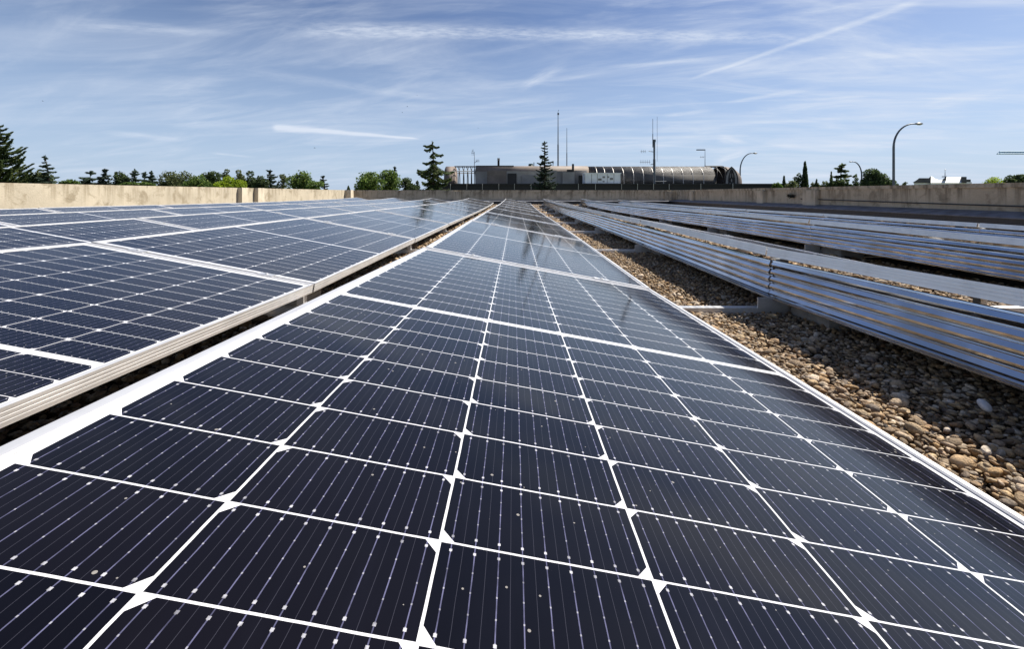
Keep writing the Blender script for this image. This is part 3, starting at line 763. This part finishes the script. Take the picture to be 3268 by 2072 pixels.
# ------------------------------------------------------------------ street lamps
M_POLE = plain('painted_steel', (.085, .10, .12), .45, .2, .15, 3)
M_LAMP = plain('lamp_housing', (.10, .10, .105), .4, .3, .1, 5)
M_LENS = plain('lamp_glass', (.55, .55, .52), .25, 0, .1, 5)
def street_lamp(label, px, y_start, y_top, x_head, y_head, Y, rad):
    b = at(px, y_start, Y); h = at(x_head, y_head, Y); tp = at(px, y_top, Y)
    t = thing('street_lamp', label, 'street lamp', (b.x, Y, GROUND), 'street lamps with curved arms')
    dx = h.x-b.x; z1 = b.z-GROUND; z2 = tp.z-GROUND
    pts = [(0, 0, 0), (0, 0, z1*.5), (0, 0, z1)]; rr_ = [rad*1.5, rad*1.1, rad*.85]
    for i in range(1, 11):
        a = i/10*math.pi/2
        pts.append((dx*.80*(1-math.cos(a)), 0, z1+(z2-z1)*math.sin(a))); rr_.append(rad*(.8-.3*i/10))
    pts.append((dx*.93, 0, z2-.01)); rr_.append(rad*.45)
    m = MB(); m.tube(pts, rr_, 9); m.build('pole', M_POLE, t, True)
    L = abs(dx)*.36; s = 1 if dx > 0 else -1
    hv, hf = ico(2); hv = hv.copy(); hv[:, 0] *= L*.5; hv[:, 1] *= L*.22; hv[:, 2] *= L*.15
    hv[:, 2] = np.where(hv[:, 2] < 0, hv[:, 2]*.5, hv[:, 2]); hv += np.array([dx*.90+s*L*.35, 0, z2])
    lh = fast_mesh('lamp_head', hv, hf, M_LAMP, t, True)
    lv, lf = ico(2); lv = lv*np.array([L*.30, L*.17, L*.10])+np.array([dx*.90+s*L*.42, 0, z2-L*.055])
    fast_mesh('lens', lv, lf, M_LENS, lh, True)
street_lamp('tall dark street lamp with its curved arm to the right', 2852, 470, 395, 2930, 397, 24, .066)
street_lamp('small distant street lamp with its curved arm to the left', 2750, 560, 516, 2716, 519, 60, .11)
street_lamp('street lamp behind the right end of the vaulted building', 2362, 545, 489, 2408, 490, 92, .16)

# ------------------------------------------------------------------ vaulted building beyond the far wall
BY = 80.0; Q = BY/FPX
def bx(px): return (px-PX)*Q
def bz(py): return EYE+(PY-py)*Q
M_SHADE_ROOF = plain('shadowed_roof_edge', (.012, .012, .013), .5, .2, .2, .4)  # near-black colour carries the shadow on the eave edge
M_POLY = plain('smoky_polycarbonate', (.20, .19, .18), .6, .1, .22, .35, .5)
M_TAN = plain('rusty_brown_cladding', (.20, .16, .13), .7, 0, .25, .5)
M_GREY = plain('grey_cladding', (.24, .225, .21), .7, 0, .2, .5)
M_PALE = plain('pale_cladding', (.33, .305, .27), .75, 0, .15, .6)
M_RIB = plain('pale_steel_rib', (.48, .46, .43), .5, .3, .1, 1)
M_DKSTEEL = plain('dark_steel', (.03, .028, .027), .5, .4, .2, 1)
M_WHITE = plain('white_painted_panel', (.88, .88, .88), .6, 0, .10, .8)
M_BROWN = plain('brown_curved_cladding', (.16, .125, .105), .75, 0, .2, .6)
bld = thing('vaulted_building', 'long low building beyond the far wall with a barrel vaulted glass roof', 'building', (0, BY, GROUND))
zb = bz(588)-GROUND; ztp = bz(531.5)-GROUND; HV = ztp-zb; FY, BKY = -4.0, 4.0
def arc(n=14, h=HV, f=FY, bk=BKY, inset=0.0, pw=.72):
    """half of a super-ellipse in Y/Z"""
    pts = []
    for i in range(n+1):
        a = math.pi*i/n; cy = -math.cos(a); sy = math.sin(a)
        pts.append(((f+bk)/2+(bk-f)/2*math.copysign(abs(cy)**pw, cy)*(1-inset), zb+(h)*(sy**pw)*(1-inset)))
    return pts
m = MB(); m.box((bx(1440), -5, 0), (bx(2330), 9, zb-1.25)); m.build('wall', plain('dark_brick', (.05, .042, .036), .9, 0, .3, .5), bld)
m = MB(); m.box((bx(1395), -7.5, zb-1.25), (bx(2440), 10, zb-.05)); m.box((bx(1395)-.3, -7.8, zb-.30), (bx(2440)+.3, 10.2, zb-.052)); m.build('roof_slab', M_SHADE_ROOF, bld)
for x in (1458, 1505, 1550, 1597, 1642, 1690, 1826, 1875, 1950, 1996, 2042, 2087, 2178, 2270):
    m = MB(); m.box((bx(x)-.03, -7.98, zb-1.0), (bx(x)+.03, -7.83, zb-.06)); m.build('post', M_RIB, bld)
def vault(x0, x1, mat, name='vault', seg=24, h=HV, f=FY, bk=BKY, pw=.72):
    p = arc(seg, h, f, bk, 0, pw); m = MB(); m.prism([(a, b) for a, b in p], 0, bx(x0), bx(x1)); return m.build(name, mat, bld, True)
def rib(x, mat, w=.12, par=None, name='rib'):
    p = [(a*1.004, zb+(b-zb)*1.002-.03) for a, b in arc(18)]
    m = MB(); m.tube([(bx(x), a, b) for a, b in p], w, 5); return m.build(name, mat, par or bld)
vault(1523, 1868, M_TAN, 'clad_vault', pw=.40)
for x in (1560, 1592, 1618, 1660, 1712, 1770, 1822):
    m = MB(); m.box((bx(x)-.03, FY-.04, zb+.05), (bx(x)+.03, FY+.02, zb+HV*.72)); m.build('seam', M_DKSTEEL, bld); gvt = vault(1868.3, 2252, M_POLY, 'glazed_vault')
for x in (1893, 1917, 1944, 1974, 2004, 2034, 2064, 2094, 2124, 2154, 2184, 2216): rib(x, M_RIB, .055, gvt)
# left: rounded end and open hoops
vault(1428, 1452, M_BROWN, 'end_vault')
m = MB(); m.tube([(bx(1450), 0, ztp), (bx(1524), 0, ztp)], .11, 6); m.build('ridge_beam', M_DKSTEEL, bld)
for k_, y in ((.68, FY*.86), (.68, -FY*.86)):
    m = MB(); m.tube([(bx(1450), y, zb+HV*k_), (bx(1524), y, zb+HV*k_)], .08, 5); m.build('side_beam', M_RIB, bld)
for x in (1459, 1473, 1487, 1499, 1511): rib(x, M_DKSTEEL, .07, name='hoop')
# cladding details
def slab(x0, y0, x1, y1, mat, name, dep=.25, front=0.0):
    yy = FY-.35-front; m = MB(); m.box((bx(x0), yy-dep, bz(y1)-GROUND), (bx(x1), yy, bz(y0)-GROUND)); return m.build(name, mat, bld)
slab(1560, 549, 1618, 588, M_TAN, 'cladding', .1, .0); slab(1523.5, 551, 1559.6, 588, M_GREY, 'cladding', .1, .0)
slab(1618.3, 550, 1712, 588, M_PALE, 'cladding', .1, .0); slab(1712.3, 548, 1770, 588, M_PALE, 'cladding', .1, .0)
slab(1770.3, 550, 1822, 588, M_GREY, 'cladding', .1, .0); slab(1822.3, 548, 1860, 588, M_GREY, 'cladding', .1, .0)
slab(1621, 557, 1648, 588, M_DKSTEEL, 'door', .1, .2); slab(1835, 563, 1859, 588, M_DKSTEEL, 'door', .1, .2)
slab(1664, 563, 1706, 588, M_GREY, 'annex', .3, .3); slab(1786, 553, 1822, 588, M_PALE, 'annex', .3, .3)
slab(1524, 531.6, 1640, 535, M_DKSTEEL, 'gutter', .1, -1.2)
# right: open diamond lattice, then a pointed glazed end and a rounded hood
m = MB(); m.tube([(bx(2252), 0, ztp), (bx(2305), 0, ztp)], .16, 6); m.build('ridge_beam', M_DKSTEEL, bld)
pr = [(a, b) for a, b in arc(24)]
for x0, x1 in ((2252, 2276), (2276, 2300)):
    for s in (0, 1):
        a0, a1 = (x0, x1) if s == 0 else (x1, x0)
        m = MB(); m.tube([(bx(a0+(a1-a0)*i/12), pr[i][0], pr[i][1]) for i in range(13)], .07, 5); m.build('lattice_bar', M_DKSTEEL, bld, True)
hood = MB(); hv = []; nseg = 14
p = arc(16); rows_ = []
for j in range(8):
    a = j/7*math.pi/2
    for yy, z_ in p: hv.append((bx(2296)+(bx(2346)-bx(2296))*math.sin(a), yy*(.55+.45*math.cos(a)) if j else yy, zb+(z_-zb)*max(.02, math.cos(a)**.55) if j < 7 else zb))
hf = [(j*17+i, j*17+i+1, (j+1)*17+i+1, (j+1)*17+i) for j in range(7) for i in range(16)]
hood.add(hv, hf); hood.build('hood', M_BROWN, bld, True)
og = MB(); cx = bx(2297); yy = FY-.35; w = bx(2316)-cx; hh = HV*.90
def ogive(s, scale=1.0): # s 0..1 up one side
    return w*scale*(1-s**3.2), zb+hh*scale*s
pts = [(cx-ogive(i/10)[0], ogive(i/10)[1]) for i in range(11)]+[(cx+ogive(i/10)[0], ogive(i/10)[1]) for i in range(9, -1, -1)]
og.prism([(a, b) for a, b in pts], 1, yy, yy+.12); pwn = og.build('pointed_window', M_PALE, bld)
fr = MB(); fr.tube([(a, yy-.03, b) for a, b in pts], .10, 5); fr.build('window_frame', M_DKSTEEL, pwn)
for k_ in (-.45, 0, .45):
    for s in (-1, 1):
        m = MB(); m.tube([(cx+w*(k_*(1-i/8)+s*.36*math.sin(i/8*math.pi)*(1 if k_ == 0 else .5)), yy-.06, zb+hh*.86*i/8) for i in range(9)], .085, 5); m.build('mullion', M_DKSTEEL, pwn, True)
# things on that roof
c = thing('container', 'long white metal plant container in front of the glazed vault', 'container', ((1919-PX)*(BY-6)/FPX, BY-6.0, zb+GROUND))
q2 = (BY-6)/FPX; hw = 57*q2; hh = 32*q2
m = MB(); m.box((-hw, -1.2, 0), (hw, 1.2, hh-.1)); cb = m.build('body', M_WHITE, c)
m = MB(); m.box((-hw-.06, -1.26, hh-.1), (hw+.06, 1.26, hh+.05)); m.build('lid', M_WHITE, c)
for x, y, ww, h_ in ((-.20, .30, .35, .30), (-.12, .30, .3, .3), (.06, .52, .4, .3), (.48, .34, .5, .35), (.30, .55, .3, .25), (.05, .12, .3, .2)):
    m = MB(); m.box((x*hw-ww/2, -1.23, y*hh), (x*hw+ww/2, -1.202, y*hh+h_)); m.build('vent_grille', M_GREY, cb)
for x in (-.98, -.62, -.3, .25, .62, .98):
    m = MB(); m.box((x*hw-.03, -1.225, .05), (x*hw+.03, -1.202, hh-.12)); m.build('seam', M_GREY, cb)

def mast(label, px, y0, y1, Y, rad, name='antenna_mast', extras=(), mat=None, group=None, taper=.4, base=None):
    b, tp = at(px, y1, Y), at(px, y0, Y); q = Y/FPX
    zr = base if base is not None else b.z
    t = thing(name, label, 'antenna', (b.x, Y, zr), group); h = tp.z-zr
    m = MB(); m.tube([(0, 0, 0), (0, 0, h*.55), (0, 0, h*.56), (0, 0, h)], [rad, rad, rad*.75, rad*taper], 6); m.build('pole', mat or M_POLE, t)
    for kind, *a in extras:
        m = MB()
        if kind == 'arm':      # dx0,dz0 -> dx1,dz1 in photo pixels from the pole's foot pixel
            x0, z0, x1, z1, r_ = a; m.tube([(x0*q, -.05, h+z0*q), (x1*q, -.05, h+z1*q)], r_, 5); m.build('arm', mat or M_POLE, t)
        if kind == 'yagi':
            x0, z0, L, n, w = a
            m.tube([(x0*q, 0, h+z0*q), ((x0+L)*q, 0, h+z0*q)], .03, 4)
            for i in range(n): xx = x0+L*(i+.5)/n; m.tube([(xx*q, 0, h+(z0-w)*q), (xx*q, 0, h+(z0+w)*q)], .022, 4)
            m.build('aerial', mat or M_POLE, t)
        if kind == 'box':
            x0, z0, x1, z1 = a; m.box((x0*q, -.15, h+z0*q), (x1*q, .15, h+z1*q)); m.build('box', mat or M_POLE, t)
    return t
ROOFB = zb+GROUND-.05
mast('tallest thin mast with a small ball top behind the spruce', 1781, 358, 530, 82, .13, extras=(('box', -2, -8, 3, -2), ('arm', 0, 2, 2, 8, .04)), base=ROOFB)
mast('plain thin whip mast right of the tallest mast', 1809, 408, 530, 82, .085, base=ROOFB)
mast('thick grey mast carrying two whip antennas over the glazed vault', 2088, 445, 588, 73, .20, taper=.9, base=ROOFB,
     extras=(('arm', -5, 18, -5, 66, .035), ('arm', 9, -70, 9, 73, .022), ('arm', -5, -25, -5, 18, .06), ('arm', -18, -37, 0, -40, .05), ('arm', -12, -80, 0, -78, .05), ('yagi', -44, -38, 18, 3, 5), ('yagi', -46, -72, 34, 5, 7), ('arm', 0, -134, 38, -134, .06), ('box', -4, -8, 4, 0)))
mast('bent two armed aerial near the open hoops at the left end of the building', 1514, 484, 531, 80, .07, base=ROOFB,
     extras=(('yagi', -10, -4, 10, 2, 9), ('arm', -8, -4, -4, 8, .03), ('arm', 0, -36, 8, -30, .04), ('yagi', 4, -29, 12, 3, 5)))
mast('thin post with a flat bar to the left over the vault ridge', 2250, 477, 531, 80, .075, base=ROOFB,
     extras=(('box', -27, -2.5, 0, .5), ('yagi', -16, -24, 14, 3, 3)))
t = thing('chimney', 'slim dark chimney pipe on the brown cladding of the vaulted building', 'chimney', (bx(1591), BY, bz(531)))
m = MB(); m.box((-.18, -.2, -.4), (.18, .2, 1.05)); m.build('stack', M_DKSTEEL, t)
m = MB(); m.box((-.20, -.22, 1.05), (.22, .22, 1.45)); m.build('cap', M_PALE, t)
t = thing('water_tank', 'small green tank on the ridge left of the spruce', 'tank', (bx(1694), BY, bz(531.5)))
m = MB(); m.tube([(0, 0, -.1), (0, 0, .42), (0, 0, .50)], [.42, .42, .30], 14); m.build('body', plain('green_tank', (.035, .075, .06), .5), t, True)
m = MB(); m.tube([(.55, 0, -.1), (.55, 0, .75)], .07, 6); m.build('pipe', M_POLE, t)
t = thing('flue', 'bent dark flue pipe right of the spruce', 'flue', (bx(1818), BY-4.6, bz(553)))
m = MB(); m.box((-.16, -.16, 0), (.16, .16, 1.35)); m.box((-1.0, -.2, 0.02), (-.163, .2, .42)); m.build('duct', M_DKSTEEL, t)
t = thing('vent_pipe', 'short vent pipe with a round cap between the spruce and the tallest mast', 'vent', (bx(1765), BY, bz(531.5)))
m = MB(); m.tube([(0, 0, -.1), (0, 0, .6)], .06, 6); m.tube([(0, 0, .6), (0, 0, .8)], .13, 8); m.build('pipe', M_POLE, t)

# ------------------------------------------------------------------ white house and roofs on the right
HY = 62.0; hq = HY/FPX
def hx_(px): return (px-PX)*hq
def hz_(py): return EYE+(PY-py)*hq-GROUND
h = thing('white_house', 'white house with a sloping parapet and dark roofs above the right wall', 'house', (0, HY, GROUND))
M_HW = plain('white_house_render', (.78, .78, .76), .8, 0, .05, .5); M_SLATE = plain('slate_roof', (.07, .068, .07), .8, 0, .3, 1.5)
m = MB(); m.box((hx_(2972), -2.4, 0), (hx_(3066), 3, hz_(585))); m.build('wall', M_HW, h)
out = [(2972, 584.8), (3066, 584.8), (3066, 565.5), (3020, 565.5), (3014, 574), (2997, 575), (2985, 571), (2976, 564), (2972, 563)]
m = MB(); sl = 1.6; pf = [(hx_(a), -2.5+(hz_(b)-hz_(584.8))*sl, hz_(b)) for a, b in out]; pb = [(a, b+.25, c_-.12) for a, b, c_ in pf]; n_ = len(pf)  # white front, leaned back in shape so that the sun lights it
m.add(pf+pb, [tuple(range(n_)), tuple(range(2*n_-1, n_-1, -1))]+[(i, n_+i, n_+(i+1) % n_, (i+1) % n_) for i in range(n_)]); m.build('sun_tilted_front', M_HW, h)
m = MB(); m.prism([(hx_(2916), hz_(584)), (hx_(2971.6), hz_(584)), (hx_(2971.6), hz_(564.5)), (hx_(2966), hz_(570)), (hx_(2936), hz_(570)), (hx_(2930), hz_(575))], 1, -2.2, 4); m.build('roof', M_SLATE, h)
m = MB(); m.box((hx_(2920), -2.0, 0), (hx_(2971), 3.8, hz_(584.2))); m.build('side_wall', M_HW, h)
m = MB(); m.prism([(hx_(3008), hz_(575)), (hx_(3019.6), hz_(575)), (hx_(3019.6), hz_(565))], 1, -2.6, 2); m.build('dormer', M_SLATE, h)
m = MB(); m.box((hx_(3066.3), -2.4, hz_(585)), (hx_(3082), 2.4, hz_(566))); m.build('side_block', M_SLATE, h)
m = MB(); m.box((hx_(3066.3), -2.2, 0), (hx_(3098), 2.6, hz_(582))); m.build('terrace', M_HW, h)
m = MB(); m.box((hx_(3082.3), -2.2, hz_(581.8)), (hx_(3095), 2.4, hz_(574))); m.build('shed', M_SLATE, h)
for ch in h.children:
    for v_ in ch.data.vertices: v_.co.x += v_.co.y*(hx_(3010)/HY)
mast('thin aerial pole with a small dish on the white house', 3016, 542, 566, HY, .04, extras=(('arm', -2, 0, 1.5, 0, .05), ('box', -7, -23, 3, -20.5)))
# crane jib far away at the right edge
cr = thing('tower_crane', 'pale blue crane jib reaching in from the right edge of the sky', 'crane', (0, 140, GROUND))
cq = 140/FPX; M_CR = plain('pale_blue_steel', (.30, .48, .62), .6, 0, .15, .3)
def cxz(px, py): return ((px-PX)*cq, EYE+(PY-py)*cq-GROUND)
xa, za = cxz(3186, 491); xb, zb2 = cxz(3520, 491); hgt = 7.5*cq
m = MB()
for y in (-.4, .4): m.tube([(xa, y, za), (xb, y, za)], .16, 5)
m.tube([(xa+.4, 0, za+hgt), (xb, 0, za+hgt)], .16, 5)
n = 40
for i in range(n):
    x0, x1 = xa+(xb-xa)*i/n, xa+(xb-xa)*(i+1)/n
    for y in (-.4, .4): m.tube([(x0, y, za), ((x0+x1)/2, 0, za+hgt), (x1, y, za)], .10, 4)
m.build('jib', M_CR, cr)
xm, _ = cxz(3440, 491); m = MB()
for sx in (-.8, .8):
    for sy in (-.8, .8): m.tube([(xm+sx, sy, 0), (xm+sx, sy, za+2)], .12, 4)
for i in range(14):
    z0 = i*(za+2)/14; z1 = (i+1)*(za+2)/14
    for sy in (-.8, .8): m.tube([(xm-.8, sy, z0), (xm+.8, sy, z1)], .07, 4)
m.build('tower', M_CR, cr)

# ------------------------------------------------------------------ birds
M_BIRD = plain('dark_feathers', (.02, .018, .018), .8)
def bird(label, px, py, Y, span, yaw, flap):
    p = at(px, py, Y); m = MB(); s = span
    m.tube([(0, -.30*s, 0), (0, -.15*s, .01*s), (0, .05*s, .0), (0, .25*s, -.01*s), (0, .38*s, 0)], [.015*s, .07*s, .085*s, .05*s, .02*s], 7)
    for sg in (-1, 1):
        w = [(sg*.05*s, -.10*s, .02*s), (sg*.05*s, .14*s, .02*s), (sg*.26*s, .16*s, (.02+flap*.6)*s), (sg*.5*s, .02*s, (.02+flap)*s), (sg*.28*s, -.06*s, (.02+flap*.6)*s)]
        w2 = [(a, b, c_-.012*s) for a, b, c_ in w]
        m.add(w+w2, [(0, 1, 2, 4), (2, 3, 4), (5, 9, 7, 6), (7, 9, 8), (1, 6, 7, 2), (2, 7, 8, 3), (3, 8, 9, 4), (4, 9, 5, 0)])
    m.add([(-.03*s, .36*s, 0), (.03*s, .36*s, 0), (.07*s, .52*s, 0), (-.07*s, .52*s, 0), (0, .42*s, .02*s)], [(0, 1, 4), (1, 2, 4), (2, 3, 4), (3, 0, 4), (0, 3, 2, 1)])
    o = m.build('bird', M_BIRD); o.location = p; o.rotation_euler = (R(8), R(12), R(yaw))
    tag(o, label, 'bird', 'birds in the sky')
bird('largest dark bird, low above the left trees', 1005, 472, 45, .30, 70, .10)
bird('small dark bird, highest of the middle birds', 1331, 304, 55, .24, 20, .15)
bird('small dark bird just below the highest middle bird', 1300, 340, 55, .24, 100, .12)
bird('tiny bird left of and below two middle birds', 1284, 358, 60, .26, 60, -.08)
bird('faint tiny bird right of the middle birds', 1401, 367, 70, .20, 35, .2)
bird('tiny bird high above the drooping cedar', 1526, 408, 70, .22, 80, .1)
bird('faint bird alone high in the left sky', 137, 322, 60, .34, 75, .14)
